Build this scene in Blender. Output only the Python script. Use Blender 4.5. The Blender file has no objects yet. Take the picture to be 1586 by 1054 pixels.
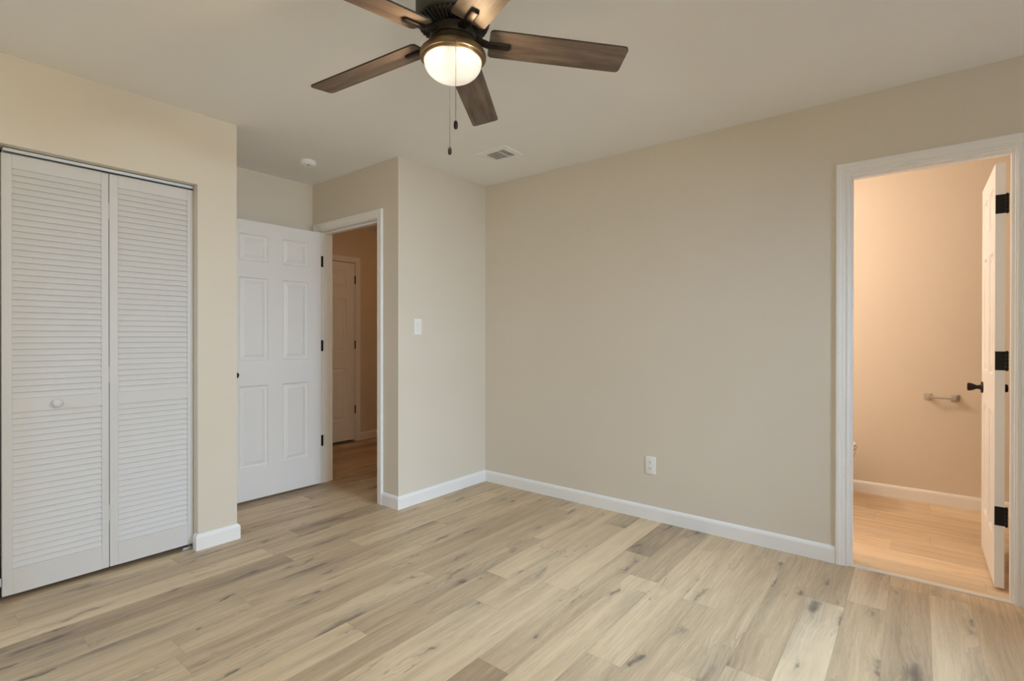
import bpy, bmesh, math, random
from mathutils import Vector, Matrix, noise

random.seed(7)
S = bpy.context.scene
COL = S.collection

# ------------------------------------------------------------------ camera
F_PX, W_PX = 787.1, 1586.0
CAM_Z = 1.1956
yaw, pitch, roll = 0.6722, -0.0032, 0.0007
fw = Vector((math.cos(yaw)*math.cos(pitch), math.sin(yaw)*math.cos(pitch), math.sin(pitch)))
rt0 = Vector((math.sin(yaw), -math.cos(yaw), 0))
up0 = rt0.cross(fw)
rt = rt0*math.cos(roll) + up0*math.sin(roll)
up = up0*math.cos(roll) - rt0*math.sin(roll)
cam = bpy.data.cameras.new('camera')
cam.sensor_fit = 'HORIZONTAL'
cam.sensor_width = 36.0
cam.lens = F_PX/W_PX*36.0
cam.shift_y = -3.47/W_PX
cam.clip_start = 0.02
cam_o = bpy.data.objects.new('camera', cam)
M = Matrix((rt, up, -fw)).transposed().to_4x4()
M.translation = Vector((0, 0, CAM_Z))
cam_o.matrix_world = M
COL.objects.link(cam_o)
S.camera = cam_o

# ------------------------------------------------------------------ world, lights, exposure
S.view_settings.view_transform = 'Standard'
S.view_settings.look = 'None'
S.view_settings.gamma = 1.0
S.view_settings.use_curve_mapping = False
S.view_settings.exposure = 0.0
S.cycles.diffuse_bounces = 8
S.cycles.max_bounces = 14

world = bpy.data.worlds.new('sky')
world.use_nodes = True
S.world = world
wbg = world.node_tree.nodes['Background']
wbg.inputs[0].default_value = (0.62, 0.78, 1.0, 1)
wbg.inputs[1].default_value = 0.15


def area_light(name, loc, direction, sx, sy, power, col):
    l = bpy.data.lights.new(name, 'AREA')
    l.shape = 'RECTANGLE'
    l.size, l.size_y = sx, sy
    l.energy = power
    l.color = col
    o = bpy.data.objects.new(name, l)
    o.location = loc
    o.rotation_euler = Vector(direction).to_track_quat('-Z', 'Z').to_euler()
    COL.objects.link(o)
    return o


def point_light(name, loc, radius, power, col):
    l = bpy.data.lights.new(name, 'POINT')
    l.shadow_soft_size = radius
    l.energy = power
    l.color = col
    o = bpy.data.objects.new(name, l)
    o.location = loc
    COL.objects.link(o)
    return o


# daylight through the two windows behind the camera
WIN_B = (1.60, 2.56, 0.92, 2.10)      # window in the back wall  (x0,x1,z0,z1)
WIN_L = (1.90, 2.90, 0.75, 2.10)      # window in the left wall  (y0,y1,z0,z1)
WIN_FILL = (-0.70, 0.30, 0.75, 2.10)     # added opening in the back wall for the warm fill
area_light('daylight_back', (2.14, -1.75, 2.35), (0, 1, -0.85), 1.0, 1.7, 305, (0.56, 0.765, 1.0))
area_light('daylight_left', (-1.80, 2.40, 2.35), (1, 0, -0.85), 1.0, 1.7, 48, (0.40, 0.66, 1.0))
area_light('warm_fill_light', (-0.20, -1.30, 1.45), (0, 1, 0), 1.0, 1.3, 50, (0.97, 0.92, 0.73))  # added warm fill from behind the camera, no known source
# vanity bulb in the bathroom, out of sight left of the doorway; hall bulb out of sight
point_light('vanity_bulb', (3.75, 1.35, 2.08), 0.08, 35.0, (1.0, 0.83, 0.71))
point_light('hall_bulb', (4.2, 3.5, 2.25), 0.10, 4.0, (1.0, 0.45, 0.15))

# ------------------------------------------------------------------ materials


def mat(name, col, rough=0.5, metal=0.0, spec=0.5):
    m = bpy.data.materials.new(name)
    m.use_nodes = True
    b = m.node_tree.nodes['Principled BSDF']
    b.inputs['Base Color'].default_value = (*col, 1)
    b.inputs['Roughness'].default_value = rough
    b.inputs['Metallic'].default_value = metal
    b.inputs['Specular IOR Level'].default_value = spec
    return m


class NT:
    def __init__(s, m):
        s.t = m.node_tree
        s.b = s.t.nodes['Principled BSDF']

    def n(s, typ, **kw):
        nd = s.t.nodes.new(typ)
        for k, v in kw.items():
            setattr(nd, k, v)
        return nd

    def link(s, a, b):
        s.t.links.new(a, b)

    def math(s, op, a, b=None, c=None):
        nd = s.n('ShaderNodeMath', operation=op)
        for i, x in enumerate((a, b, c)):
            if x is None:
                continue
            if isinstance(x, (int, float)):
                nd.inputs[i].default_value = x
            else:
                s.link(x, nd.inputs[i])
        return nd.outputs[0]

    def vmath(s, op, a, b):
        nd = s.n('ShaderNodeVectorMath', operation=op)
        for i, x in enumerate((a, b)):
            if isinstance(x, tuple):
                nd.inputs[i].default_value = x
            else:
                s.link(x, nd.inputs[i])
        return nd.outputs[0]

    def noise(s, vec, scale, detail=2, rough=0.5, dist=0.0):
        nd = s.n('ShaderNodeTexNoise')
        s.link(vec, nd.inputs['Vector'])
        nd.inputs['Scale'].default_value = scale
        nd.inputs['Detail'].default_value = detail
        nd.inputs['Roughness'].default_value = rough
        nd.inputs['Distortion'].default_value = dist
        return nd.outputs['Fac']

    def ramp(s, fac, stops):
        nd = s.n('ShaderNodeValToRGB')
        e = nd.color_ramp.elements
        while len(e) < len(stops):
            e.new(0.5)
        for k, (p, c) in enumerate(stops):
            e[k].position = p
            e[k].color = (*c, 1) if len(c) == 3 else c
        s.link(fac, nd.inputs[0])
        return nd.outputs[0]

    def mix(s, fac, a, b, blend='MIX'):
        nd = s.n('ShaderNodeMix', data_type='RGBA', blend_type=blend)
        if isinstance(fac, (int, float)):
            nd.inputs[0].default_value = fac
        else:
            s.link(fac, nd.inputs[0])
        for i, x in ((6, a), (7, b)):
            if isinstance(x, tuple):
                nd.inputs[i].default_value = (*x, 1)
            else:
                s.link(x, nd.inputs[i])
        return nd.outputs[2]

    def maprange(s, v, a, b, c=0.0, d=1.0, smooth=True):
        nd = s.n('ShaderNodeMapRange')
        if smooth:
            nd.interpolation_type = 'SMOOTHSTEP'
        s.link(v, nd.inputs[0])
        for i, x in enumerate((a, b, c, d)):
            nd.inputs[1+i].default_value = x
        return nd.outputs[0]

    def bump(s, h, strength, dist):
        nd = s.n('ShaderNodeBump')
        nd.inputs['Strength'].default_value = strength
        nd.inputs['Distance'].default_value = dist
        s.link(h, nd.inputs['Height'])
        s.link(nd.outputs[0], s.b.inputs['Normal'])


def painted(name, col, rough, bump_s, scale, tint=0.02, spec=0.4):
    m = mat(name, col, rough, 0, spec)
    t = NT(m)
    pos = t.n('ShaderNodeNewGeometry').outputs['Position']
    f = t.noise(pos, 3.0, 3)
    c = t.mix(f, tuple(x*(1-tint) for x in col), tuple(min(1, x*(1+tint)) for x in col))
    t.link(c, t.b.inputs['Base Color'])
    if bump_s:
        t.bump(t.noise(pos, scale, 3, 0.6), bump_s, 0.002)
    return m


M_WALL = painted('greige_wall_paint', (0.74, 0.685, 0.595), 0.55, 0.18, 130, spec=0.3)
M_BATH = painted('bathroom_wall_paint', (0.75, 0.675, 0.57), 0.5, 0.18, 130, spec=0.3)
M_CEIL = painted('ceiling_paint', (0.895, 0.905, 0.905), 0.8, 0.22, 90, spec=0.2)
M_TRIM = painted('white_trim_paint', (0.90, 0.90, 0.90), 0.35, 0, 60, 0.008)
M_DOOR = painted('white_door_paint', (0.86, 0.855, 0.85), 0.42, 0.08, 160, 0.01)
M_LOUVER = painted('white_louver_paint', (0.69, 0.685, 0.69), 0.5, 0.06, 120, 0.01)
M_PLASTIC = mat('white_plastic', (0.90, 0.90, 0.89), 0.35)
M_SLOT = mat('dark_slot', (0.02, 0.02, 0.02), 0.6)
M_BLACK = mat('black_hinge_metal', (0.012, 0.011, 0.010), 0.45, 0.6)
M_BRONZE = mat('dark_bronze', (0.030, 0.022, 0.016), 0.42, 0.75)
M_GOLD = mat('aged_bronze_gold', (0.20, 0.145, 0.085), 0.38, 0.85)
M_MOTOR = mat('black_motor_metal', (0.042, 0.038, 0.032), 0.45, 0.3)
M_NICKEL = mat('brushed_nickel', (0.62, 0.58, 0.53), 0.3, 1.0)
M_STEEL = mat('galvanised_track', (0.60, 0.63, 0.66), 0.42, 0.6)
M_PORC = mat('white_porcelain', (0.85, 0.85, 0.84), 0.12)
M_CHAIN = mat('chain_metal', (0.045, 0.04, 0.032), 0.6, 0.3)
M_DARKIN = mat('closet_dark', (0.10, 0.09, 0.08), 0.9)
M_THRESH = painted('pale_threshold', (0.72, 0.68, 0.62), 0.4, 0, 10)


def wood_floor(name, knots=1.0, contrast=1.0, tintcol=(1, 1, 1)):
    m = mat(name, (0.5, 0.4, 0.3), 0.42, 0, 0.35)
    t = NT(m)
    at = t.n('ShaderNodeAttribute')
    at.attribute_name = 'plank'
    at.attribute_type = 'GEOMETRY'
    sep = t.n('ShaderNodeSeparateColor')
    t.link(at.outputs['Color'], sep.inputs[0])
    r, g, b = sep.outputs
    uvn = t.n('ShaderNodeUVMap')
    uvn.uv_map = 'grain'
    # offset every plank somewhere else in the wood
    off = t.n('ShaderNodeCombineXYZ')
    t.link(t.math('MULTIPLY', r, 61.0), off.inputs[0])
    t.link(t.math('MULTIPLY', b, 47.0), off.inputs[1])
    t.link(t.math('MULTIPLY', r, 13.0), off.inputs[2])
    p = t.vmath('ADD', uvn.outputs[0], off.outputs[0])
    # knots: sparse voronoi cells, a large and a small generation
    warp = t.n('ShaderNodeTexNoise')
    t.link(p, warp.inputs['Vector'])
    warp.inputs['Scale'].default_value = 7.0
    warp.inputs['Detail'].default_value = 4
    wv = t.vmath('MULTIPLY', t.vmath('SUBTRACT', warp.outputs['Color'], (0.5, 0.5, 0.5)), (0.42, 0.085, 0))
    pw = t.vmath('ADD', p, wv)

    def knot_layer(sx, sy, thr, r_big, r_core):
        vor = t.n('ShaderNodeTexVoronoi', feature='F1')
        vor.voronoi_dimensions = '2D'
        t.link(t.vmath('MULTIPLY', pw, (sx, sy, 1.0)), vor.inputs['Vector'])
        vor.inputs['Scale'].default_value = 1.0
        d = vor.outputs['Distance']
        vs = t.n('ShaderNodeSeparateColor')
        t.link(vor.outputs['Color'], vs.inputs[0])
        pk = t.maprange(vs.outputs[0], thr, thr+0.05)
        return (t.math('MULTIPLY', t.maprange(d, r_big, 0.02), pk),
                t.math('MULTIPLY', t.math('MULTIPLY', t.maprange(d, r_core, 0.01), pk), t.maprange(vs.outputs[1], 0.0, 1.0, 0.45, 1.0)))
    bigA, coreA = knot_layer(1.15, 5.2, 0.54, 0.58, 0.15)
    bigB, coreB = knot_layer(2.5, 10.5, 0.73, 0.48, 0.15)
    big = t.math('MAXIMUM', bigA, t.math('MULTIPLY', bigB, 0.7))
    core = t.math('MAXIMUM', coreA, coreB)
    # swirl the grain round the knots
    sp = t.n('ShaderNodeSeparateXYZ')
    t.link(p, sp.inputs[0])
    bend = t.math('MULTIPLY', big, 0.030)
    low = t.noise(p, 2.2, 2)
    yy = t.math('ADD', t.math('ADD', sp.outputs[1], bend), t.math('MULTIPLY', low, 0.03))
    comb = t.n('ShaderNodeCombineXYZ')
    t.link(sp.outputs[0], comb.inputs[0])
    t.link(yy, comb.inputs[1])
    pg = comb.outputs[0]
    g1 = t.noise(t.vmath('MULTIPLY', pg, (1.1, 19, 1)), 1.0, 4, 0.6)
    g2 = t.noise(t.vmath('MULTIPLY', pg, (4.5, 95, 1)), 1.0, 3, 0.6)
    g3 = t.noise(t.vmath('MULTIPLY', pg, (22, 420, 1)), 1.0, 2, 0.6)
    # cathedral rings
    rings = t.n('ShaderNodeMath', operation='SINE')
    t.link(t.math('MULTIPLY', t.math('ADD', yy, t.math('MULTIPLY', g1, 0.10)), 330.0), rings.inputs[0])
    ringmask = t.maprange(t.noise(p, 1.7, 1), 0.50, 0.66)
    ring = t.math('MULTIPLY', t.math('MULTIPLY', rings.outputs[0], 0.030), ringmask)
    v = t.math('ADD', t.math('MULTIPLY', g1, 0.52), t.math('MULTIPLY', g2, 0.26))
    v = t.math('ADD', v, t.math('MULTIPLY', g3, 0.22))
    v = t.math('ADD', v, ring)
    v = t.math('ADD', v, t.math('MULTIPLY', t.math('SUBTRACT', g, 0.5), -0.40))
    v = t.math('ADD', t.math('MULTIPLY', t.math('SUBTRACT', v, 0.5), contrast), 0.5)
    k = tintcol
    stops = [(0.18, (0.80, 0.645, 0.44)), (0.38, (0.70, 0.55, 0.365)), (0.54, (0.555, 0.424, 0.275)),
             (0.70, (0.41, 0.305, 0.195)), (0.88, (0.28, 0.205, 0.133))]
    col = t.ramp(v, [(q, tuple(c[i]*k[i] for i in range(3))) for q, c in stops])
    # long dark smudges (mineral streaks)
    st = t.noise(t.vmath('MULTIPLY', pg, (1.9, 22, 1)), 1.0, 4, 0.65)
    stm = t.math('MULTIPLY', t.maprange(st, 0.60, 0.80), 0.40*knots)
    col = t.mix(stm, col, (0.24, 0.195, 0.155))
    col = t.mix(t.math('MULTIPLY', t.math('MULTIPLY', big, g2), 0.75*knots), col, (0.22, 0.175, 0.135))
    col = t.mix(t.math('MULTIPLY', core, 0.80*knots), col, (0.12, 0.10, 0.085))
    # hairline cracks along the grain
    cr = t.noise(t.vmath('MULTIPLY', pg, (1.6, 15, 1)), 1.0, 3, 0.6)
    crm = t.maprange(t.math('ABSOLUTE', t.math('SUBTRACT', cr, 0.47)), 0.014, 0.002)
    crm = t.math('MULTIPLY', crm, t.maprange(t.noise(p, 2.6, 2), 0.54, 0.66))
    col = t.mix(t.math('MULTIPLY', crm, 0.55*knots), col, (0.17, 0.14, 0.115))
    # hue drift from plank to plank
    col = t.mix(t.math('MULTIPLY', b, 0.22), col, t.mix(1.0, col, (1.04, 0.94, 0.84), 'MULTIPLY'))
    t.link(col, t.b.inputs['Base Color'])
    t.link(t.maprange(g2, 0.2, 0.8, 0.36, 0.52), t.b.inputs['Roughness'])
    t.bump(g2, 0.10, 0.0006)
    return m


M_FLOOR = wood_floor('oak_vinyl_planks')
M_FLOORB = wood_floor('bathroom_planks', knots=0.25, contrast=0.75, tintcol=(1.15, 1.17, 1.22))
M_GAP = mat('plank_gap', (0.20, 0.15, 0.10), 0.7)


def blade_wood():
    m = mat('barnwood_blade', (0.3, 0.2, 0.15), 0.5, 0, 0.3)
    t = NT(m)
    p = t.n('ShaderNodeTexCoord').outputs['UV']
    g1 = t.noise(t.vmath('MULTIPLY', p, (3.0, 26, 1)), 1.0, 5, 0.6, 0.3)
    g2 = t.noise(t.vmath('MULTIPLY', p, (9, 160, 1)), 1.0, 3, 0.6)
    g3 = t.noise(t.vmath('MULTIPLY', p, (5.0, 9, 1)), 1.0, 3)
    v = t.math('ADD', t.math('ADD', t.math('MULTIPLY', g1, 0.6), t.math('MULTIPLY', g2, 0.2)), t.math('MULTIPLY', g3, 0.2))
    col = t.ramp(v, [(0.32, (0.062, 0.047, 0.038)), (0.45, (0.120, 0.091, 0.073)), (0.55, (0.170, 0.132, 0.108)), (0.70, (0.25, 0.205, 0.172))])
    t.link(col, t.b.inputs['Base Color'])
    return m


M_BLADE = blade_wood()
M_BLADE_EDGE = mat('blade_dark_edge', (0.035, 0.022, 0.016), 0.5)


def dome_mat(c, bulbs):
    m = mat('frosted_dome_glass', (0.03, 0.03, 0.03), 0.35)
    t = NT(m)
    pos = t.n('ShaderNodeNewGeometry').outputs['Position']
    tot = None
    for q in bulbs:
        d = t.n('ShaderNodeVectorMath', operation='DISTANCE')
        t.link(pos, d.inputs[0])
        d.inputs[1].default_value = q
        f = t.maprange(d.outputs['Value'], 0.085, 0.02)
        tot = f if tot is None else t.math('ADD', tot, f)
    st = t.math('ADD', t.math('MULTIPLY', tot, 0.55), 0.66)
    t.b.inputs['Emission Color'].default_value = (1.0, 0.88, 0.73, 1)
    t.link(st, t.b.inputs['Emission Strength'])
    tr = t.n('ShaderNodeBsdfTransparent')
    mx = t.n('ShaderNodeMixShader')
    mx.inputs[0].default_value = 0.80
    t.link(tr.outputs[0], mx.inputs[1])
    t.link(t.b.outputs[0], mx.inputs[2])
    t.link(mx.outputs[0], t.t.nodes['Material Output'].inputs['Surface'])
    return m


def window_glass():
    m = bpy.data.materials.new('window_glass')
    m.use_nodes = True
    nt = m.node_tree
    nt.nodes.clear()
    o = nt.nodes.new('ShaderNodeOutputMaterial')
    mx = nt.nodes.new('ShaderNodeMixShader')
    tr = nt.nodes.new('ShaderNodeBsdfTransparent')
    gl = nt.nodes.new('ShaderNodeBsdfGlossy')
    gl.inputs['Roughness'].default_value = 0.02
    mx.inputs[0].default_value = 0.06
    nt.links.new(tr.outputs[0], mx.inputs[1])
    nt.links.new(gl.outputs[0], mx.inputs[2])
    nt.links.new(mx.outputs[0], o.inputs[0])
    return m


M_GLASS = window_glass()

# ------------------------------------------------------------------ mesh helpers (all coordinates in world metres)


def BM():
    return bmesh.new()


def box(bm, x0, x1, y0, y1, z0, z1, bevel=0.0, seg=2):
    r = bmesh.ops.create_cube(bm, size=1.0)
    vs = r['verts']
    sx, sy, sz = x1-x0, y1-y0, z1-z0
    for v in vs:
        v.co = Vector(((x0+x1)/2 + v.co.x*sx, (y0+y1)/2 + v.co.y*sy, (z0+z1)/2 + v.co.z*sz))
    if bevel > 0:
        es = list({e for v in vs for e in v.link_edges})
        bmesh.ops.bevel(bm, geom=es, offset=bevel, segments=seg, affect='EDGES', profile=0.5)
    return bm


def xform_since(bm, old, mtx):
    """Move every vertex that is not in the set OLD (0: all)."""
    for v in bm.verts:
        if not old or v not in old:
            v.co = mtx @ v.co


def lathe(bm, prof, c, seg=48, axis='Z', cap=True):
    """prof: list of (radius, height) turned about AXIS through c."""
    rings = []
    for r, h in prof:
        ring = []
        for i in range(seg):
            a = 2*math.pi*i/seg
            u, w = r*math.cos(a), r*math.sin(a)
            if axis == 'Z':
                q = (c[0]+u, c[1]+w, c[2]+h)
            elif axis == 'X':
                q = (c[0]+h, c[1]+u, c[2]+w)
            else:
                q = (c[0]+w, c[1]+h, c[2]+u)
            ring.append(bm.verts.new(q))
        rings.append(ring)
    for a, b in zip(rings, rings[1:]):
        for i in range(seg):
            j = (i+1) % seg
            bm.faces.new((a[i], a[j], b[j], b[i]))
    if cap:
        for ring in (rings[0], rings[-1]):
            bm.faces.new(ring)
    return bm


def tube(bm, pts, r, seg=12):
    pts = [Vector(p) for p in pts]
    rings = []
    for i, p in enumerate(pts):
        d = (pts[min(i+1, len(pts)-1)] - pts[max(i-1, 0)]).normalized()
        a = d.orthogonal().normalized()
        if rings:
            a = (rings[-1][1] - d*rings[-1][1].dot(d)).normalized()
        b = d.cross(a)
        rings.append(([bm.verts.new(p + a*r*math.cos(2*math.pi*k/seg) + b*r*math.sin(2*math.pi*k/seg)) for k in range(seg)], a))
    for (A, _), (B, _) in zip(rings, rings[1:]):
        for k in range(seg):
            j = (k+1) % seg
            bm.faces.new((A[k], A[j], B[j], B[k]))
    bm.faces.new(rings[0][0])
    bm.faces.new(rings[-1][0])
    return bm


def sweep(bm, path, prof, mapping, closed=False):
    """Mitred moulding: prof (offset to the left of the path, height) swept along a 2D path;
    mapping(u, v, h) -> 3D."""
    n = len(path)
    P = [Vector(p) for p in path]
    rows = []
    for d, h in prof:
        row = []
        for i in range(n):
            def nrm(a, b):
                t = (P[b]-P[a]).normalized()
                return Vector((-t.y, t.x))
            if i == 0:
                m = nrm(0, 1)
                k = 1.0
            elif i == n-1:
                m = nrm(n-2, n-1)
                k = 1.0
            else:
                a, b = nrm(i-1, i), nrm(i, i+1)
                m = (a+b).normalized()
                k = 1.0/max(0.2, m.dot(a))
            q = P[i] + m*d*k
            row.append(bm.verts.new(mapping(q.x, q.y, h)))
        rows.append(row)
    m = len(rows)
    for j in range(m):
        a, b = rows[j], rows[(j+1) % m]
        for i in range(n-1):
            bm.faces.new((a[i], a[i+1], b[i+1], b[i]))
    bm.faces.new([r[0] for r in rows])
    bm.faces.new([r[-1] for r in reversed(rows)])
    return bm


def build(name, bm, material, parent=None, origin=None, smooth=0.0, mats=None):
    """Link BM as one mesh object; ORIGIN (world) becomes the object's origin, or the parent's."""
    bmesh.ops.recalc_face_normals(bm, faces=bm.faces[:])
    if parent is not None:
        o0 = Vector(parent['_o'])
    elif origin is not None:
        o0 = Vector(origin)
    else:
        o0 = Vector((0, 0, 0))
    for v in bm.verts:
        v.co -= o0
    me = bpy.data.meshes.new(name)
    bm.to_mesh(me)
    bm.free()
    if smooth:
        try:
            me.shade_smooth()
            me.set_sharp_from_angle(angle=math.radians(smooth))
        except Exception:
            pass
    o = bpy.data.objects.new(name, me)
    for mm in (mats or [material]):
        me.materials.append(mm)
    COL.objects.link(o)
    o['_o'] = tuple(o0)
    if parent is not None:
        o.parent = parent
    else:
        o.location = o0
    return o


def thing(name, origin, label=None, cat=None, kind=None, group=None):
    o = bpy.data.objects.new(name, None)
    o.empty_display_size = 0.05
    o.location = origin
    o['_o'] = tuple(origin)
    COL.objects.link(o)
    return tag(o, label, cat, kind, group)


def tag(o, label=None, cat=None, kind=None, group=None):
    for k, v in (('label', label), ('category', cat), ('kind', kind), ('group', group)):
        if v:
            o[k] = v
    return o


# ------------------------------------------------------------------ room numbers
H = 2.44
XR, XRo = 3.168, 3.28           # wall with the bathroom doorway
YB, YBo = 2.804, 2.92           # short wall with the light switch
XD, XDo = 2.26, 2.376           # wall with the hall doorway
YR = 3.904                      # back of the door alcove
XC, YC = 1.338, 3.144           # end of the closet wall
XL, YF = -0.85, -0.80           # walls behind the camera
XBW = 4.74                      # far bathroom wall
YHW = 5.03                      # far hall wall
YBT, YBB = 2.0, -1.25           # bathroom ends
XHE = 4.70                      # hall end

# ---- floor: planks laid along X, one quad per plank


def planks(name, rows, material, swap=False, slab=None, tones=None, label=None):
    """rows: list of (v0, v1, [u cuts]); the plank runs along u."""
    bm = BM()
    col = bm.loops.layers.float_color.new('plank')
    uv = bm.loops.layers.uv.new('grain')
    for ri, (v0, v1, cuts) in enumerate(rows):
        for ci in range(len(cuts)-1):
            u0, u1 = cuts[ci]+0.0003, cuts[ci+1]-0.0003
            w0, w1 = v0+0.0003, v1-0.0003
            q = [(u0, w0), (u1, w0), (u1, w1), (u0, w1)]
            vs = [bm.verts.new((b, a, 0.0) if swap else (a, b, 0.0)) for a, b in q]
            f = bm.faces.new(vs)
            tone = random.gauss(0.5, 0.21)
            if tones:
                for (tu, tv, tt) in tones:
                    if cuts[ci] <= tu < cuts[ci+1] and v0 <= tv < v1:
                        tone = tt
            c = (random.random(), min(1, max(0, tone)), random.random(), 1)
            for lp, (a, b) in zip(f.loops, q):
                lp[col] = c
                lp[uv].uv = (a, b)
            f.material_index = 0
    if slab:
        n0 = len(bm.faces)
        box(bm, *slab)
        bm.faces.ensure_lookup_table()
        for f in bm.faces[n0:]:
            f.material_index = 1
    for f in bm.faces:
        f.normal_update()
        if f.material_index == 0 and f.normal.z < 0:
            f.normal_flip()
    me = bpy.data.meshes.new(name)
    bm.to_mesh(me)
    bm.free()
    me.materials.append(material)
    me.materials.append(M_GAP)
    o = bpy.data.objects.new(name, me)
    COL.objects.link(o)
    return o


PW = 0.147
ends = {0: 1.931, 1: 3.0, 2: 2.30, 3: 2.9, 4: 1.15, 5: 2.62, 6: 2.031, 7: 1.70, 8: 1.945, 9: 2.45, 10: 1.735,
        11: 0.70, 12: 1.95, 13: 1.046, 14: 0.515, -1: 1.45, -2: 2.75, -3: 0.6, -4: 3.05, -5: 2.0}
fx0, fx1 = -0.97, 4.72
rows = []
nrow0 = int(math.floor((YF-0.12-0.393)/PW))
for i in range(nrow0, int(math.ceil((YHW-0.393)/PW))+1):
    v0 = 0.393 + i*PW
    L = 1.22
    e = ends.get(i, random.uniform(0, L))
    start = e - math.ceil((e-fx0)/L)*L
    cuts = [fx0]
    u = start
    while u < fx1:
        if u > fx0+0.02:
            cuts.append(u)
        u += L
    cuts.append(fx1)
    rows.append((v0, v0+PW, cuts))
tones = [(1.0, 1.64, 0.28), (1.0, 1.50, 0.72), (1.5, 1.50, 0.74), (2.4, 1.50, 0.55), (1.9, 0.76, 0.36), (2.8, 0.76, 0.60),
         (1.8, 0.62, 0.34), (2.4, 0.62, 0.40), (1.5, 0.47, 0.78), (2.4, 0.47, 0.36), (2.0, 0.91, 0.66), (1.5, 1.06, 0.66),
         (2.3, 1.2, 0.40), (1.5, 1.79, 0.50), (2.4, 1.79, 0.34), (2.2, 1.64, 0.62), (1.2, 2.09, 0.36), (2.3, -0.12, 0.70),
         (2.4, 0.02, 0.30), (2.4, 0.17, 0.42), (1.0, 2.24, 0.52), (1.3, 2.38, 0.38), (2.4, 2.38, 0.44), (0.7, 2.53, 0.34)]
fl = planks('floor', rows, M_FLOOR, slab=(fx0, XR+0.02, YF-0.12, YBo-0.05, -0.08, -0.001), tones=tones)
# the same floor runs on into alcove and hall; trim planks to the rooms


def clip_floor(o, keep):
    """Cut plank quads to the union of rectangles KEEP (x0,x1,y0,y1), carrying plank data along."""
    me = o.data
    bm = BM()
    bm.from_mesh(me)
    col = bm.loops.layers.float_color['plank']
    uv = bm.loops.layers.uv['grain']
    quads = []
    for f in bm.faces:
        xs = [v.co.x for v in f.verts]
        ys = [v.co.y for v in f.verts]
        if f.material_index == 0:
            quads.append((min(xs), max(xs), min(ys), max(ys), tuple(f.loops[0][col])))
    bm.free()
    nb = BM()
    col = nb.loops.layers.float_color.new('plank')
    uv = nb.loops.layers.uv.new('grain')
    for (x0, x1, y0, y1) in keep:
        for (a, b, c, d, cc) in quads:
            p0, p1, q0, q1 = max(a, x0), min(b, x1), max(c, y0), min(d, y1)
            if p1-p0 < 1e-4 or q1-q0 < 1e-4:
                continue
            pts = [(p0, q0), (p1, q0), (p1, q1), (p0, q1)]
            f = nb.faces.new([nb.verts.new((x, y, 0)) for x, y in pts])
            for lp, w in zip(f.loops, pts):
                lp[col] = cc
                lp[uv].uv = w
        n0 = len(nb.faces)
        box(nb, x0, x1, y0, y1, -0.08, -0.001)
        nb.faces.ensure_lookup_table()
        for f in nb.faces[n0:]:
            f.material_index = 1
    nb.to_mesh(me)
    nb.free()


clip_floor(fl, [(XL-0.12, 3.20, YF-0.12, YB+0.0), (XL-0.12, XD, YB, YR+0.1), (XD, XHE+0.05, YB+0.05, YHW+0.10)])
tag(fl, 'pale oak plank floor running through bedroom, alcove and hall', 'floor', 'structure')

rows = []
v = 3.20
while v < XBW+0.15:
    start = YBB - random.uniform(0, 1.2)
    cuts = [YBB-0.05]
    u = start
    while u < YBT:
        if u > YBB:
            cuts.append(u)
        u += 1.22
    cuts.append(YBT+0.05)
    rows.append((v, v+0.18, cuts))
    v += 0.18
fb = planks('floor_bathroom', rows, M_FLOORB, swap=True, slab=(3.20, XBW+0.1, YBB-0.05, YBT+0.05, -0.08, -0.001))
tag(fb, 'plank floor of the bathroom beyond the right doorway', 'floor', 'structure')

# ---- ceiling
bm = BM()
box(bm, XL-0.12, XBW+0.12, YBB-0.12, YHW+0.12, H, H+0.12)
tag(build('ceiling', bm, M_CEIL), 'flat warm white ceiling', 'ceiling', 'structure')

# ---- walls
DHB, DHH = 2.036+0.018, 2.044+0.018      # rough heads of the two framed doorways


def wall(name, boxes, label, m=None):
    bm = BM()
    for b in boxes:
        box(bm, *b)
    return tag(build(name, bm, m or M_WALL), label, 'wall', 'structure')


BD0, BD1 = -0.345, 0.271         # bathroom door jamb faces (y)
HD0, HD1 = 3.034, 3.805          # hall door jamb faces (y)
J = 0.018
wall('wall_right', [(XR, XRo, BD1+J, YB, 0, H), (XR, XRo, YBB-0.1, BD0-J, 0, H), (XR, XRo, BD0-J, BD1+J, DHB, H)],
     'long greige wall on the right, cut by the bathroom doorway')
wall('wall_corner', [(XDo, XHE, YB, YBo, 0, H)], 'short greige wall with the light switch beside the hall doorway')
wall('wall_doorway', [(XD, XDo, YB, HD0-J, 0, H), (XD, XDo, HD1+J, YHW, 0, H), (XD, XDo, HD0-J, HD1+J, DHH, H)],
     'narrow greige wall framing the hall doorway')
wall('wall_alcove', [(XL-0.12, XD, YR, YR+0.12, 0, H)], 'greige wall behind the open six-panel door')
OX0, OX1, OZ = 0.335, 1.129, 2.0445
wall('wall_closet', [(OX1, XC, YC, YC+0.11, 0, H), (XL-0.12, OX0, YC, YC+0.11, 0, H), (OX0, OX1, YC, YC+0.11, OZ, H),
                     (XC-0.11, XC, YC+0.11, YR, 0, H)], 'greige wall around the louvered closet doors')
wall('wall_left', [(XL-0.12, XL, YF-0.12, WIN_L[0], 0, H), (XL-0.12, XL, WIN_L[1], YR, 0, H),
                   (XL-0.12, XL, WIN_L[0], WIN_L[1], 0, WIN_L[2]), (XL-0.12, XL, WIN_L[0], WIN_L[1], WIN_L[3], H)],
     'greige wall with a window left of the camera')
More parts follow.
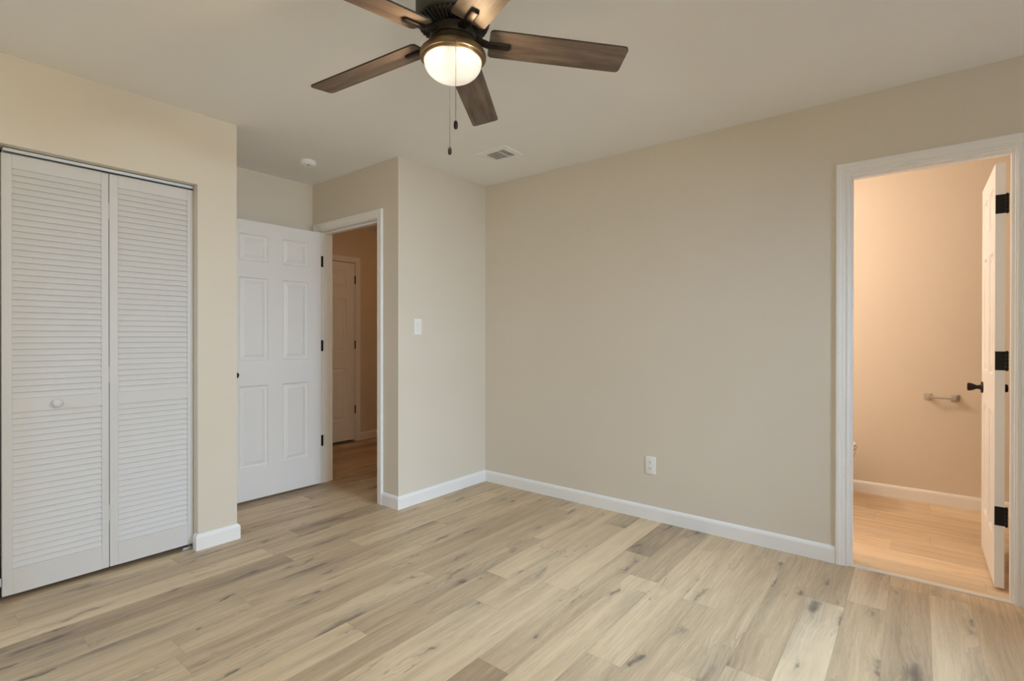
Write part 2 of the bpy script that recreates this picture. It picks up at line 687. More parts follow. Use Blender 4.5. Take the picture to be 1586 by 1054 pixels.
wall('wall_back', [(WIN_FILL[1], WIN_B[0], YF-0.12, YF, 0, H), (WIN_B[1], XR, YF-0.12, YF, 0, H), (XL, WIN_FILL[0], YF-0.12, YF, 0, H),
                   (WIN_FILL[0], WIN_FILL[1], YF-0.12, YF, 0, WIN_FILL[2]), (WIN_FILL[0], WIN_FILL[1], YF-0.12, YF, WIN_FILL[3], H),
                   (WIN_B[0], WIN_B[1], YF-0.12, YF, 0, WIN_B[2]), (WIN_B[0], WIN_B[1], YF-0.12, YF, WIN_B[3], H)],
     'greige wall with a window behind the camera')
wall('wall_bathroom', [(XBW, XBW+0.12, YBB, YBT, 0, H), (XRo, XBW, YBB-0.1, YBB, 0, H), (XRo, XBW, YBT, YBT+0.1, 0, H)],
     'far bathroom wall holding the paper holder', M_BATH)
HX0, HX1 = 2.69, 3.432           # hall door slab
wall('wall_hall', [(HX1+J+0.003, XHE+0.1, YHW, YHW+0.12, 0, H), (XD, HX0-J-0.003, YHW, YHW+0.12, 0, H),
                   (HX0-J-0.003, HX1+J+0.003, YHW, YHW+0.12, 2.055, H), (XHE, XHE+0.1, YBo, YHW, 0, H), (HX0-0.1, HX1+0.1, YHW+0.12, YHW+0.2, -0.08, H)],  # last box added behind the door to block leaking sky light
     'dim hall wall around the far white door')

# ---- windows behind the camera, the last one added for the warm fill


def window(name, axis, a0, a1, z0, z1, w0, w1, label):
    def bx(bm, p0, p1, q0, q1, r0, r1, bv=0.004):
        if axis == 'x':
            box(bm, p0, p1, q0, q1, r0, r1, bv, 1)
        else:
            box(bm, q0, q1, p0, p1, r0, r1, bv, 1)
    t = thing(name, ((a0+a1)/2, (w0+w1)/2, z0) if axis == 'x' else ((w0+w1)/2, (a0+a1)/2, z0), label, 'window', 'structure')
    bm = BM()
    f = 0.05
    bx(bm, a0, a0+f, w0, w1, z0, z1)
    bx(bm, a1-f, a1, w0, w1, z0, z1)
    bx(bm, a0+f, a1-f, w0, w1, z0, z0+f)
    bx(bm, a0+f, a1-f, w0, w1, z1-f, z1)
    m = (z0+z1)/2
    bx(bm, a0+f, a1-f, w0+0.02, w1-0.02, m-0.025, m+0.025)
    fr = build('window_frame', bm, M_TRIM, t)
    bm = BM()
    c = (w0+w1)/2
    bx(bm, a0+f, a1-f, c-0.002, c+0.002, z0+f, z1-f, 0)
    build('glass_pane', bm, M_GLASS, t)
    return t


window('window_1', 'x', WIN_B[0], WIN_B[1], WIN_B[2], WIN_B[3], YF-0.10, YF-0.03, 'white window behind the camera beside the bathroom doorway wall')
window('window_2', 'y', WIN_L[0], WIN_L[1], WIN_L[2], WIN_L[3], XL-0.10, XL-0.03, 'white window left of the camera')

window('fill_window', 'x', WIN_FILL[0], WIN_FILL[1], WIN_FILL[2], WIN_FILL[3], YF-0.10, YF-0.03, 'added white window for the warm fill, behind the camera towards the left corner')

# ---- baseboards
BP = [(0, 0), (0.014, 0), (0.014, 0.070), (0.012, 0.078), (0.007, 0.086), (0.003, 0.089), (0, 0.089)]


def baseboard(name, path, label):
    bm = BM()
    sweep(bm, path, BP, lambda u, v, h: (u, v, h))
    tag(build(name, bm, M_TRIM), label, 'baseboard', 'structure')


CW = 0.057           # casing width
baseboard('baseboard_right', [(XR, BD1+0.005+CW), (XR, YB), (XD, YB), (XD, HD0-0.005-CW)], 'white baseboard round the far right corner')
baseboard('baseboard_closet', [(XC, YR), (XC, YC), (OX1, YC), (OX1, YC+0.034)], 'white baseboard on the stub of wall right of the closet')
baseboard('baseboard_alcove', [(XD-0.02, YR), (XC+0.014, YR)], 'white baseboard behind the open door')
baseboard('baseboard_near', [(XR, YF), (XR, BD0-0.005-CW)], 'white baseboard right of the bathroom doorway')
baseboard('baseboard_back', [(XL, YF), (XR-0.014, YF)], 'white baseboard below the window behind the camera')
baseboard('baseboard_left', [(XL, YC), (XL, YF+0.014)], 'white baseboard below the window left of the camera')
baseboard('baseboard_front', [(OX0, YC), (XL+0.014, YC)], 'white baseboard left of the closet')
baseboard('baseboard_bathroom', [(XBW, YBB), (XBW, YBT)], 'white baseboard along the far bathroom wall')
baseboard('baseboard_hall', [(XHE, YHW), (HX1+0.008+0.057, YHW)], 'white baseboard along the far hall wall')

# ---- door frames: jamb, stop and mitred casing
CP = [(0, 0), (0, 0.008), (0.002, 0.0098), (0.009, 0.0105), (0.012, 0.0080), (0.016, 0.0080), (0.019, 0.011),
      (0.035, 0.0140), (0.038, 0.0165), (0.051, 0.0175), (0.055, 0.0160), (0.057, 0.012), (0.057, 0)]


def frame_x(name, xa, xb, y0, y1, zt, label, side, stop_at, strike=None):
    """doorway in a wall of constant x; SIDE -1: casing on the xa face (towards the camera)."""
    t = thing(name, ((xa+xb)/2, (y0+y1)/2, 0), label, 'door frame', 'structure')
    bm = BM()
    box(bm, xa, xb, y0-J, y0, 0, zt+J)
    box(bm, xa, xb, y1, y1+J, 0, zt+J)
    box(bm, xa, xb, y0, y1, zt, zt+J)
    s0, s1 = stop_at
    box(bm, s0, s1, y0, y0+0.011, 0, zt)
    box(bm, s0, s1, y1-0.011, y1, 0, zt)
    box(bm, s0, s1, y0+0.011, y1-0.011, zt-0.011, zt)
    build('jamb', bm, M_TRIM, t)
    r = 0.005
    for face, sg in ((xa, -1), (xb, 1)):
        bm = BM()
        sweep(bm, [(y0-r, 0.0), (y0-r, zt+r), (y1+r, zt+r), (y1+r, 0.0)], CP, lambda u, v, h: (face+sg*h, u, v))
        build('casing', bm, M_TRIM, t)
    return t


ZT = 2.018
frame_x('trim_1', XR, XRo, BD0, BD1, 2.036, 'white moulded casing round the bathroom doorway', -1, (XR+0.028, XR+0.062))
frame_x('trim_2', XD, XDo, HD0, HD1, 2.044, 'white moulded casing round the hall doorway', -1, (XD+0.045, XD+0.080))

# hall door frame (wall of constant y)
t = thing('trim_3', ((HX0+HX1)/2, YHW, 0), 'white casing round the far door in the hall', 'door frame', 'structure')
bm = BM()
box(bm, HX0-0.003-J, HX0-0.003, YHW, YHW+0.115, 0, 2.055)
box(bm, HX1+0.003, HX1+0.003+J, YHW, YHW+0.115, 0, 2.055)
box(bm, HX0-0.003, HX1+0.003, YHW, YHW+0.115, 2.037, 2.055)
build('jamb', bm, M_TRIM, t)
bm = BM()
k = 1.0
sweep(bm, [(HX0-0.008, 0.0), (HX0-0.008, 2.042), (HX1+0.008, 2.042), (HX1+0.008, 0.0)], [(a*k*1.0, b) for a, b in CP], lambda u, v, h: (u, YHW-h, v))
build('casing', bm, M_TRIM, t)

# threshold strip
bm = BM()
sweep(bm, [(BD0, XR+0.002), (BD1, XR+0.002)], [(0.0, 0.0), (0.0, 0.003), (0.004, 0.006), (0.030, 0.006), (0.034, 0.002), (0.034, 0)],
      lambda u, v, h: (v, u, h))
tag(build('trim_4', bm, M_THRESH), 'pale threshold strip across the bathroom doorway', 'threshold', 'structure')

# ------------------------------------------------------------------ six-panel doors


def panel_slab(bm, w, z0, z1, th):
    """slab: u in [0,w] from the hinge edge, n in [-th/2, th/2], moulded panels on both faces -> coordinates (u, n, z)."""
    sc = w/0.745
    us = [0, 0.110*sc, 0.318*sc, 0.427*sc, 0.635*sc, w]
    hz = (z1-z0)/2.013
    zs = [z0] + [z0+q*hz for q in (0.230, 0.822, 1.005, 1.605, 1.722, 1.917)] + [z1]
    pan = {(1, 1), (3, 1), (1, 3), (3, 3), (1, 5), (3, 5)}
    for sg in (-1, 1):
        def V(u, z, d):
            return bm.verts.new((u, sg*(th/2-d), z))
        for i in range(5):
            for j in range(7):
                a, b, c, d = us[i], us[i+1], zs[j], zs[j+1]
                if (i, j) not in pan:
                    bm.faces.new((V(a, c, 0), V(b, c, 0), V(b, d, 0), V(a, d, 0)))
                    continue
                loops = []
                for ins, dep in ((0, 0), (0.003, 0.005), (0.009, 0.0125), (0.017, 0.0135), (0.039, 0.0045), (0.042, 0.0025)):
                    loops.append([V(a+ins, c+ins, dep), V(b-ins, c+ins, dep), V(b-ins, d-ins, dep), V(a+ins, d-ins, dep)])
                for p, q in zip(loops, loops[1:]):
                    for k in range(4):
                        l = (k+1) % 4
                        bm.faces.new((p[k], p[l], q[l], q[k]))
                bm.faces.new(loops[-1])
    h = th/2
    for (a, b) in (((0, z0), (0, z1)), ((0, z1), (w, z1)), ((w, z1), (w, z0)), ((w, z0), (0, z0))):
        bm.faces.new([bm.verts.new(q) for q in ((a[0], -h, a[1]), (b[0], -h, b[1]), (b[0], h, b[1]), (a[0], h, a[1]))])
    bmesh.ops.remove_doubles(bm, verts=bm.verts[:], dist=1e-5)


def knob_prof():
    return [(0.031, 0.0), (0.032, 0.004), (0.029, 0.008), (0.014, 0.011), (0.0105, 0.020), (0.0115, 0.028),
            (0.019, 0.042), (0.0225, 0.056), (0.0215, 0.064), (0.017, 0.066), (0.0, 0.0665)]


def six_panel_door(name, place, origin, w, z0, z1, th, label, knob_z, hinge_zs, hinge_side, leaf, knob_sides=(-1, 1)):
    t = thing(name, origin, label, 'door', 'structure')
    bm = BM()
    panel_slab(bm, w, z0, z1, th)
    xform_since(bm, 0, place)
    build('door_slab', bm, M_DOOR, t)
    for s in knob_sides:
        bm = BM()
        lathe(bm, [(max(r, 0.0004), h) for r, h in knob_prof()], (0, 0, 0), 24, 'Y', True)
        mm = place @ Matrix.Translation((w-0.060, s*th/2, knob_z))
        if s < 0:
            mm = mm @ Matrix.Scale(-1, 4, (0, 1, 0))
        xform_since(bm, 0, mm)
        build('door_knob', bm, M_BRONZE, t, smooth=40)
    for hz in hinge_zs:
        bm = BM()
        # barrel with five knuckles at the pin, in door coordinates
        hh = 0.089
        for k in range(5):
            a = hz-hh/2 + k*hh/5
            lathe(bm, [(0.0062, a+0.0006), (0.0062, a+hh/5-0.0006)], (-0.004, hinge_side*(th/2+0.006), 0), 12)
        lathe(bm, [(0.004, hz-hh/2-0.003), (0.004, hz+hh/2+0.003)], (-0.004, hinge_side*(th/2+0.006), 0), 12)
        # leaf let into the hinge edge of the slab
        d0, d1 = leaf
        box(bm, -0.0016, 0.0006, d0, d1, hz-hh/2, hz+hh/2)
        xform_since(bm, 0, place)
        build('hinge', bm, M_BLACK, t)
    return t


def place_mat(o, udir, ndir):
    u, n, z = Vector(udir), Vector(ndir), Vector((0, 0, 1))
    m = Matrix((u, n, z)).transposed().to_4x4()
    m.translation = Vector(o)
    return m


# hall door, open flat against the alcove: hinge edge at x=2.247, slab y 3.755..3.79
d1 = six_panel_door('door_1', place_mat((2.247, 3.7735, 0), (-1, 0, 0), (0, 1, 0)), (2.247, 3.7735, 0), 0.742, 0.016, 2.030, 0.035,
                    'white six-panel door standing open in the alcove beside the closet', 0.925, (1.808, 1.121, 0.346), 1, (-0.015, 0.0175))
# jamb leaves of those hinges, seen in the gap
for hz in (1.808, 1.121, 0.346):
    bm = BM()
    box(bm, XD+0.002, XD+0.036, HD1-0.0015, HD1+0.0005, hz-0.0445, hz+0.0445)
    build('hinge_leaf', bm, M_BLACK, d1)

# bathroom door, open into the bathroom: hinge edge faces the camera
d2 = six_panel_door('door_2', place_mat((3.310, -0.3085, 0), (1, 0, 0), (0, -1, 0)), (3.310, -0.3085, 0), 0.606, 0.012, 2.016, 0.035,
                    'narrow white door opened into the bathroom on the right', 0.915, (1.822, 1.083, 0.350), 1, (-0.0172, 0.0175))

# far hall door, closed
d3 = six_panel_door('door_3', place_mat((HX1, YHW+0.0235, 0), (-1, 0, 0), (0, -1, 0)), (HX1, YHW+0.0235, 0), HX1-HX0, 0.022, 2.030, 0.035,
                    'closed white six-panel door at the end of the dim hall', 0.93, (1.841, 1.102, 0.363), 1, (-0.0172, 0.0175), knob_sides=(1,))

# ------------------------------------------------------------------ louvered bifold closet door
LY0, LY1 = 3.204, 3.232           # front and back of the leaves
bd = thing('bifold_door', (0.742, 3.218, 0.0), 'white louvered bifold closet door with two slatted leaves', 'closet door')


def leaf(x0, x1, knob):
    z0, z1 = 0.025, 2.0195
    sl, sr = (0.036, 0.030)
    bm = BM()
    box(bm, x0, x0+sl, LY0, LY1, z0, z1, 0.002, 1)
    box(bm, x1-sr, x1, LY0, LY1, z0, z1, 0.002, 1)
    for a, b in ((z0, 0.140), (0.849, 0.910), (1.957, z1)):
        box(bm, x0+sl, x1-sr, LY0+0.0008, LY1-0.0008, a, b)
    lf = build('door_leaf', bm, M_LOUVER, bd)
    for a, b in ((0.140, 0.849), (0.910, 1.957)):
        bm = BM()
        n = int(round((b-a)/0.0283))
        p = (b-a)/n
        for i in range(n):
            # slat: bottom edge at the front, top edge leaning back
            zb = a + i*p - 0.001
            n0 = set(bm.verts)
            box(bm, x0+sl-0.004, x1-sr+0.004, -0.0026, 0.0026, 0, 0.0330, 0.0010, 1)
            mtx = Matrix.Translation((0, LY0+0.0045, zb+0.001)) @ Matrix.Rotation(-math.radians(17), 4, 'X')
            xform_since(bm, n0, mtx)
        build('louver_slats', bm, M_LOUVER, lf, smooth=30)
    if knob:
        bm = BM()
        prof = [(0.010, 0.0), (0.009, -0.006), (0.011, -0.010), (0.0185, -0.016), (0.0205, -0.021), (0.0185, -0.026), (0.012, -0.0292), (0.0004, -0.030)]
        lathe(bm, prof, (0.544, LY0, 0.879), 28, 'Y')
        build('door_knob', bm, M_LOUVER, lf, smooth=50)
    return lf


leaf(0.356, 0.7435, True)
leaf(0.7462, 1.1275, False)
# hinges between the leaves
for hz in (0.30, 1.0, 1.83):
    bm = BM()
    box(bm, 0.7432, 0.7465, LY0+0.004, LY1, hz-0.04, hz+0.04)
    build('hinge', bm, M_LOUVER, bd)

# track
bm = BM()
box(bm, 0.362, 1.1265, 3.196, 3.240, 2.0415, 2.0445)
box(bm, 0.362, 1.1265, 3.196, 3.1985, 2.0255, 2.0445)
box(bm, 0.362, 1.1265, 3.2375, 3.240, 2.0255, 2.0445)
box(bm, 0.362, 1.1265, 3.196, 3.205, 2.0255, 2.027)
tag(build('closet_track', bm, M_STEEL, origin=(0.744, 3.218, 2.03)), 'grey metal track under the closet lintel above the bifold door', 'track')

# pivot brackets
bm = BM()
box(bm, 1.072, 1.1285, 3.206, 3.232, 0.0, 0.003)
box(bm, 1.1262, 1.1285, 3.206, 3.232, 0.0, 0.045)
box(bm, 1.076, 1.118, 3.206, 3.209, 0.003, 0.012)
lathe(bm, [(0.004, 0.003), (0.004, 0.030)], (1.108, 3.219, 0), 10)
tag(build('pivot_bracket', bm, M_STEEL, origin=(1.10, 3.22, 0)), 'metal pivot bracket at the foot of the right closet jamb', 'bracket')
bm = BM()
box(bm, OX0+0.0005, 0.3525, 3.190, 3.192, 0.079, 0.116)
box(bm, OX0+0.0005, 0.338, 3.190, 3.232, 0.0, 0.116)
box(bm, OX0+0.0005, 0.3525, 3.192, 3.232, 0.0, 0.0035)
tag(build('pivot_bracket', bm, M_STEEL, origin=(0.345, 3.21, 0)), 'metal pivot bracket at the photo edge left of the louvered closet door', 'bracket')

# ------------------------------------------------------------------ ceiling fan
FX, FY = 1.169, 1.175
fan = thing('ceiling_fan', (FX, FY, H), 'five-blade ceiling fan with barnwood blades, bronze motor and lit dome', 'ceiling fan')
bm = BM()
lathe(bm, [(0.072, H), (0.074, H-0.02), (0.066, H-0.05), (0.060, H-0.07)], (FX, FY, 0), 48)
build('canopy', bm, M_MOTOR, fan, smooth=35)
bm = BM()
lathe(bm, [(0.060, 2.372), (0.100, 2.368), (0.114, 2.358), (0.119, 2.340), (0.119, 2.300), (0.1155, 2.296), (0.1155, 2.286), (0.119, 2.282),
           (0.119, 2.212), (0.116, 2.204), (0.111, 2.201), (0.060, 2.201)], (FX, FY, 0), 64)
build('motor_housing', bm, M_MOTOR, fan, smooth=30)
bm = BM()
lathe(bm, [(0.104, 2.2015), (0.098, 2.196), (0.066, 2.188), (0.050, 2.187)], (FX, FY, 0), 48)
for k in range(44):
    a = 2*math.pi*k/44
    n0 = set(bm.verts)
    vs = [(0.070, 2.2012), (0.1130, 2.2012), (0.110, 2.194), (0.080, 2.182), (0.062, 2.180), (0.060, 2.190)]
    A = [bm.verts.new((r, -0.0017, z)) for r, z in vs]
    B = [bm.verts.new((r, 0.0017, z)) for r, z in vs]
    bm.faces.new(A)
    bm.faces.new(list(reversed(B)))
    for i in range(len(vs)):
        j = (i+1) % len(vs)
        bm.faces.new((A[i], A[j], B[j], B[i]))
    xform_since(bm, n0, Matrix.Translation((FX, FY, 0)) @ Matrix.Rotation(a, 4, 'Z'))
build('vent_ring', bm, M_MOTOR, fan)
bm = BM()
lathe(bm, [(0.050, 2.188), (0.066, 2.186), (0.074, 2.178), (0.074, 2.156), (0.070, 2.150), (0.050, 2.149)], (FX, FY, 0), 48)
build('flywheel', bm, M_BRONZE, fan, smooth=30)
bm = BM()
lathe(bm, [(0.045, 2.152), (0.066, 2.150), (0.070, 2.146), (0.074, 2.136), (0.083, 2.125), (0.096, 2.116), (0.1045, 2.108), (0.107, 2.100), (0.1065, 2.094),
           (0.1035, 2.0905), (0.1000, 2.0895), (0.0985, 2.0865), (0.0968, 2.0858), (0.0955, 2.0830), (0.0930, 2.0820), (0.0900, 2.084), (0.045, 2.086)], (FX, FY, 0), 72)
build('light_fitter', bm, M_GOLD, fan, smooth=25)
# added black plate to keep the lit fitter dark inside the dome, then the dome
bm = BM()
lathe(bm, [(0.0895, 2.0835), (0.0895, 2.0822), (0.0005, 2.0822)], (FX, FY, 0), 48)
build('glare_blocker', bm, mat('glare_blocker_black', (0.004, 0.004, 0.004), 0.9, 0, 0.0), fan)
bm = BM()
prof = []
for k in range(17):
    a = math.pi/2*k/16
    prof.append((max(0.0003, 0.0925*math.cos(a)**0.92), 2.0815 - 0.060*math.sin(a)))
lathe(bm, prof, (FX, FY, 0), 64)
hd = Vector((fw.x, fw.y, 0)).normalized()
lt = Vector((-hd.y, hd.x, 0))
b1 = Vector((FX, FY, 2.045)) + lt*0.050 - hd*0.030
b2 = Vector((FX, FY, 2.060)) - lt*0.050 - hd*0.045
M_DOME = dome_mat((FX, FY), [tuple(b1), tuple(b2)])
build('light_dome', bm, M_DOME, fan, smooth=60)
for q in (b1, b2):
    point_light('fan_bulb', tuple(q), 0.021, 13.0, (1.0, 0.72, 0.42))

# blades
dts = (-0.0101, 0.0149, 0.0165, -0.0238, 0.0025)
drs = (0.0577-0.0265, 0.0577-0.0016, 0.0577+0.0281, 0.0577, 0.0577)
R0, R1, BW, T0, PT = 0.117, 0.578, 0.1134, -0.732, -0.213
for k in range(5):
    ang = T0 + k*math.radians(72) + dts[k]
    # local: x radial, y width, z up; pitch about x, droop about y at r0
    base = Matrix.Translation((FX, FY, 2.15)) @ Matrix.Rotation(ang, 4, 'Z')
    loc = base @ Matrix.Translation((R0, 0, 0)) @ Matrix.Rotation(math.atan(drs[k]), 4, 'Y') @ Matrix.Rotation(PT, 4, 'X') @ Matrix.Translation((-R0, 0, 0))
    bm = BM()
    uv = bm.loops.layers.uv.new('UVMap')
    th = 0.0055
    out = []
    rc = 0.014
    for cx, cy, a0 in ((R1-rc, BW/2-rc, 0), (R0+rc, BW/2-rc, 90), (R0+rc, -BW/2+rc, 180), (R1-rc, -BW/2+rc, 270)):
        for q in range(6):
            a = math.radians(a0 + 90*q/5)
            out.append((cx+rc*math.cos(a), cy+rc*math.sin(a)))
    lo = [bm.verts.new((x, y, 0)) for x, y in out]
    hi = [bm.verts.new((x, y, th)) for x, y in out]
    f1 = bm.faces.new(list(reversed(lo)))
    f2 = bm.faces.new(hi)
    for i in range(len(out)):
        j = (i+1) % len(out)
        f = bm.faces.new((lo[i], lo[j], hi[j], hi[i]))
        f.material_index = 1
    for f in (f1, f2):
        for lp in f.loops:
            lp[uv].uv = (lp.vert.co.x + k*1.7, lp.vert.co.y + k*0.63)
    xform_since(bm, 0, loc)
    build('blade', bm, None, fan, mats=[M_BLADE, M_BLADE_EDGE])
    # blade iron: arm from the flywheel, then a rounded plate under the blade
    bm = BM()
    n0 = 0
    box(bm, 0.112, 0.186, -0.0135, 0.0135, -0.0085, 0.0, 0.005, 3)
    xform_since(bm, 0, loc)
    n0 = set(bm.verts)
    A = [(0.062, -0.012, 0.006), (0.062, 0.012, 0.006), (0.062, 0.012, 0.020), (0.062, -0.012, 0.020)]
    mloc = base.inverted() @ loc
    Bq = [mloc @ Vector(q) for q in ((0.116, -0.012, -0.008), (0.116, 0.012, -0.008), (0.116, 0.012, 0.0), (0.116, -0.012, 0.0))]
    va = [bm.verts.new(q) for q in A]
    vb = [bm.verts.new(q) for q in Bq]
    bm.faces.new(va)
    bm.faces.new(list(reversed(vb)))
    for i in range(4):
        j = (i+1) % 4
        bm.faces.new((va[i], va[j], vb[j], vb[i]))
    xform_since(bm, n0, base)
    build('blade_bracket', bm, M_BRONZE, fan, smooth=35)

# pull chains


def chain(p, z_top, z_end):
    bm = BM()
    prof = []
    z = z_top
    while z > z_end:
        prof += [(0.0005, z), (0.0011, z-0.0009), (0.0011, z-0.0020), (0.0005, z-0.0029)]
        z -= 0.0034
    lathe(bm, prof, (p.x, p.y, 0), 8)
    c = build('pull_chain', bm, M_CHAIN, fan, smooth=40)
    bm = BM()
    lathe(bm, [(0.0015, z_end), (0.0045, z_end-0.003), (0.0050, z_end-0.005)], (p.x, p.y, 0), 12)
    lathe(bm, [(0.0050, z_end-0.005), (0.0062, z_end-0.009), (0.0064, z_end-0.020), (0.0045, z_end-0.026), (0.0006, z_end-0.0275)], (p.x, p.y, 0), 14)
    build('pull_fob', bm, M_BRONZE, c, smooth=40)


pc = Vector((FX, FY, 0))
chain(pc - hd*0.1085 - lt*0.021, 2.098, 1.849)
chain(pc + hd*0.1050 + lt*0.023, 2.098, 1.848)

# ------------------------------------------------------------------ ceiling vent
vx0, vx1, vy0, vy1 = 2.557, 2.769, 2.100, 2.400
vt = thing('ceiling_vent', ((vx0+vx1)/2, (vy0+vy1)/2, H), 'white louvered air vent in the ceiling near the far corner', 'air vent')
bm = BM()
sweep(bm, [(vx0, vy0), (vx1, vy0), (vx1, vy1), (vx0, vy1), (vx0, vy0)],
      [(0, 0), (0.004, -0.006), (0.040, -0.008), (0.040, 0)], lambda u, v, h: (u, v, H+h))
build('vent_frame', bm, M_CEIL, vt)
bm = BM()
box(bm, vx0+0.035, vx1-0.035, vy0+0.035, vy1-0.035, H-0.0015, H-0.0005)
build('duct_shade', bm, M_SLOT, vt)  # flat dark sheet painted as the shade inside the duct
ix0, ix1, iy0, iy1 = vx0+0.040, vx1-0.040, vy0+0.036, vy1-0.014
bm = BM()
for i, (ya, tilt) in enumerate(((2.140, 1), (2.158, 1), (2.176, 1), (2.315, -1), (2.333, -1), (2.351, -1))):
    n0 = set(bm.verts)
    w = 0.0050 if tilt > 0 else 0.0075
    box(bm, ix0-0.002, ix1+0.002, -w, w, -0.0006, 0.0006)
    xform_since(bm, n0, Matrix.Translation((0, ya+0.004, H-0.006)) @ Matrix.Rotation(math.radians(10 if tilt > 0 else -32), 4, 'X'))
for i in range(6):
    x = ix0 + 0.010 + i*(ix1-ix0-0.020)/5
    n0 = set(bm.verts)
    box(bm, -0.0062, 0.0062, 2.200, 2.300, -0.0006, 0.0006)
    xform_since(bm, n0, Matrix.Translation((x, 0, H-0.006)) @ Matrix.Rotation(math.radians(-7), 4, 'Y'))
for y in (2.192, 2.304):
    box(bm, ix0-0.002, ix1+0.002, y-0.004, y+0.004, H-0.0085, H-0.0065)
build('vent_louvers', bm, M_TRIM, vt)

# ------------------------------------------------------------------ smoke detector
sx, sy = 1.918, 3.378
sd = thing('smoke_detector', (sx, sy, H), 'round white smoke detector on the ceiling before the hall doorway', 'smoke detector')
bm = BM()
lathe(bm, [(0.050, H), (0.0555, H-0.003), (0.0560, H-0.027), (0.053, H-0.031), (0.0485, H-0.032)], (sx, sy, 0), 40)
build('detector_base', bm, M_PLASTIC, sd, smooth=30)
bm = BM()
lathe(bm, [(0.048, H-0.030), (0.046, H-0.036), (0.038, H-0.038), (0.020, H-0.039), (0.018, H-0.037), (0.0005, H-0.037)], (sx, sy, 0), 40)
build('detector_cover', bm, M_PLASTIC, sd, smooth=30)
bm = BM()
lathe(bm, [(0.006, H-0.0375), (0.006, H-0.0405), (0.0005, H-0.041)], (sx-0.012, sy-0.030, 0), 14)
build('test_button', bm, M_SLOT, sd)

# ------------------------------------------------------------------ light switch
cx, cz = 2.4345, 1.266
sw = thing('light_switch', (cx, YB, cz), 'white rocker light switch on the short wall beside the hall doorway', 'light switch')
bm = BM()
box(bm, cx-0.035, cx+0.035, YB-0.0055, YB, cz-0.057, cz+0.057, 0.003, 3)
build('switch_plate', bm, M_PLASTIC, sw, smooth=30)
bm = BM()
box(bm, cx-0.0175, cx+0.0175, YB-0.0068, YB-0.004, cz-0.034, cz+0.034, 0.0008, 1)
n0 = set(bm.verts)
box(bm, cx-0.0150, cx+0.0150, YB-0.011, YB-0.005, cz-0.031, cz+0.031, 0.002, 2)
xform_since(bm, n0, Matrix.Translation((cx, YB-0.006, cz)) @ Matrix.Rotation(math.radians(4), 4, 'X') @ Matrix.Translation((-cx, -YB+0.006, -cz)))
build('switch_rocker', bm, M_PLASTIC, sw, smooth=30)

# ------------------------------------------------------------------ power outlet
cy, cz = 1.3595, 0.355
ot = thing('power_outlet', (XR, cy, cz), 'white double power outlet low on the long right wall', 'power outlet')
bm = BM()
box(bm, XR-0.0055, XR, cy-0.035, cy+0.035, cz-0.057, cz+0.057, 0.003, 3)
build('outlet_plate', bm, M_PLASTIC, ot, smooth=30)
for dz in (0.0195, -0.0195):
    bm = BM()
    pts = []
    for q in range(24):
        a = 2*math.pi*q/24
        pts.append((max(-0.0135, min(0.0135, 0.0172*math.cos(a))), 0.0172*math.sin(a)*0.82))
    fr = [bm.verts.new((XR-0.0078, cy+u, cz+dz+v)) for u, v in pts]
    bk = [bm.verts.new((XR-0.004, cy+u, cz+dz+v)) for u, v in pts]
    bm.faces.new(fr)
    bm.faces.new(list(reversed(bk)))
    for i in range(24):
        j = (i+1) % 24
        bm.faces.new((fr[i], fr[j], bk[j], bk[i]))
    sk = build('socket', bm, M_PLASTIC, ot)
    bm = BM()
    for u in (-0.0063, 0.0063):
        box(bm, XR-0.0082, XR-0.0076, cy+u-0.0012, cy+u+0.0012, cz+dz-0.001, cz+dz+0.0075)
    lathe(bm, [(0.0024, -0.0082), (0.0024, -0.0076)], (XR, cy, cz+dz-0.0075), 12, 'X')
    build('socket_slots', bm, M_SLOT, sk)
bm = BM()
lathe(bm, [(0.0026, -0.0068), (0.0030, -0.005)], (XR, cy, cz), 12, 'X')
build('plate_screw', bm, M_PLASTIC, ot)

# ------------------------------------------------------------------ toilet paper holder
tp = thing('toilet_paper_holder', (XBW, -0.140, 0.765), 'empty brushed nickel paper holder on the far bathroom wall', 'paper holder')
for y in (-0.066, -0.214):
    bm = BM()
    box(bm, XBW-0.009, XBW, y-0.024, y+0.024, 0.741, 0.789, 0.003, 2)
    build('wall_plate', bm, M_NICKEL, tp, smooth=30)
    bm = BM()
    box(bm, XBW-0.062, XBW-0.008, y-0.011, y+0.011, 0.754, 0.776, 0.002, 2)
    build('post', bm, M_NICKEL, tp, smooth=30)
bm = BM()
tube(bm, [(XBW-0.050, -0.070, 0.765), (XBW-0.050, -0.100, 0.765), (XBW-0.050, -0.18, 0.765), (XBW-0.050, -0.210, 0.765)], 0.0075, 14)
build('roller_bar', bm, M_NICKEL, tp, smooth=40)

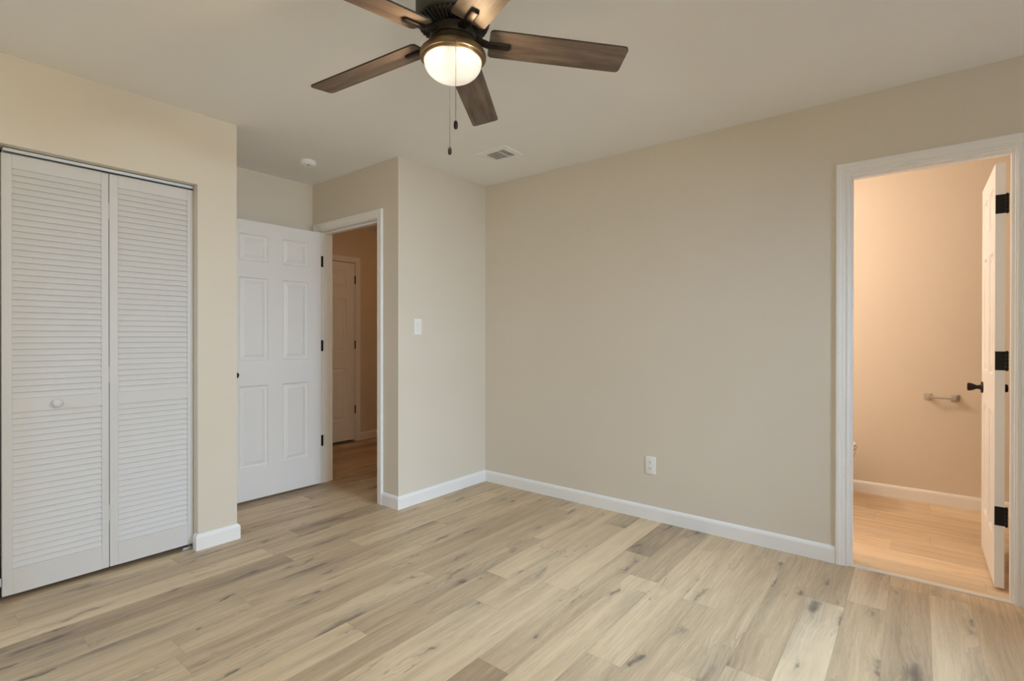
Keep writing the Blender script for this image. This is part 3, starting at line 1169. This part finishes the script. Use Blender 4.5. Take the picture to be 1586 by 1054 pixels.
# ------------------------------------------------------------------ toilet, all but its front edge hidden by the doorway
TX, TY = 4.365, 0.325        # front tip of the seat
to = thing('toilet', (TX, TY+0.35, 0), 'white toilet whose rim peeps out at the bathroom doorway edge', 'toilet')


def oval(bm, sect, seg=40):
    """sect: list of (y_front, y_back, half_width, z)"""
    rings = []
    for yf, yb, hw, z in sect:
        c, l = (yf+yb)/2, (yb-yf)/2
        rings.append([bm.verts.new((TX+hw*math.cos(2*math.pi*i/seg), TY+c+l*math.sin(2*math.pi*i/seg), z)) for i in range(seg)])
    for a, b in zip(rings, rings[1:]):
        for i in range(seg):
            j = (i+1) % seg
            bm.faces.new((a[i], a[j], b[j], b[i]))
    bm.faces.new(rings[0])
    bm.faces.new(rings[-1])


bm = BM()
oval(bm, [(0.155, 0.60, 0.115, 0.0), (0.158, 0.60, 0.113, 0.03), (0.150, 0.57, 0.098, 0.12), (0.125, 0.54, 0.100, 0.20), (0.070, 0.51, 0.135, 0.28),
          (0.025, 0.485, 0.165, 0.335), (0.010, 0.475, 0.178, 0.37), (0.008, 0.475, 0.181, 0.392), (0.014, 0.47, 0.176, 0.400)])
build('bowl', bm, M_PORC, to, smooth=60)
bm = BM()
oval(bm, [(0.004, 0.46, 0.180, 0.402), (0.0, 0.462, 0.184, 0.408), (0.002, 0.462, 0.182, 0.418), (0.008, 0.458, 0.178, 0.422)])
build('seat', bm, M_PORC, to, smooth=60)
bm = BM()
oval(bm, [(0.010, 0.455, 0.176, 0.424), (0.006, 0.455, 0.180, 0.430), (0.012, 0.45, 0.174, 0.440), (0.05, 0.42, 0.14, 0.444)])
build('lid', bm, M_PORC, to, smooth=60)
bm = BM()
box(bm, TX-0.195, TX+0.195, TY+0.478, TY+0.660, 0.395, 0.735, 0.02, 3)
build('tank', bm, M_PORC, to, smooth=40)
bm = BM()
box(bm, TX-0.205, TX+0.205, TY+0.470, TY+0.668, 0.736, 0.770, 0.01, 2)
build('tank_lid', bm, M_PORC, to, smooth=40)

for o in bpy.data.objects:
    if '_o' in o:
        del o['_o']
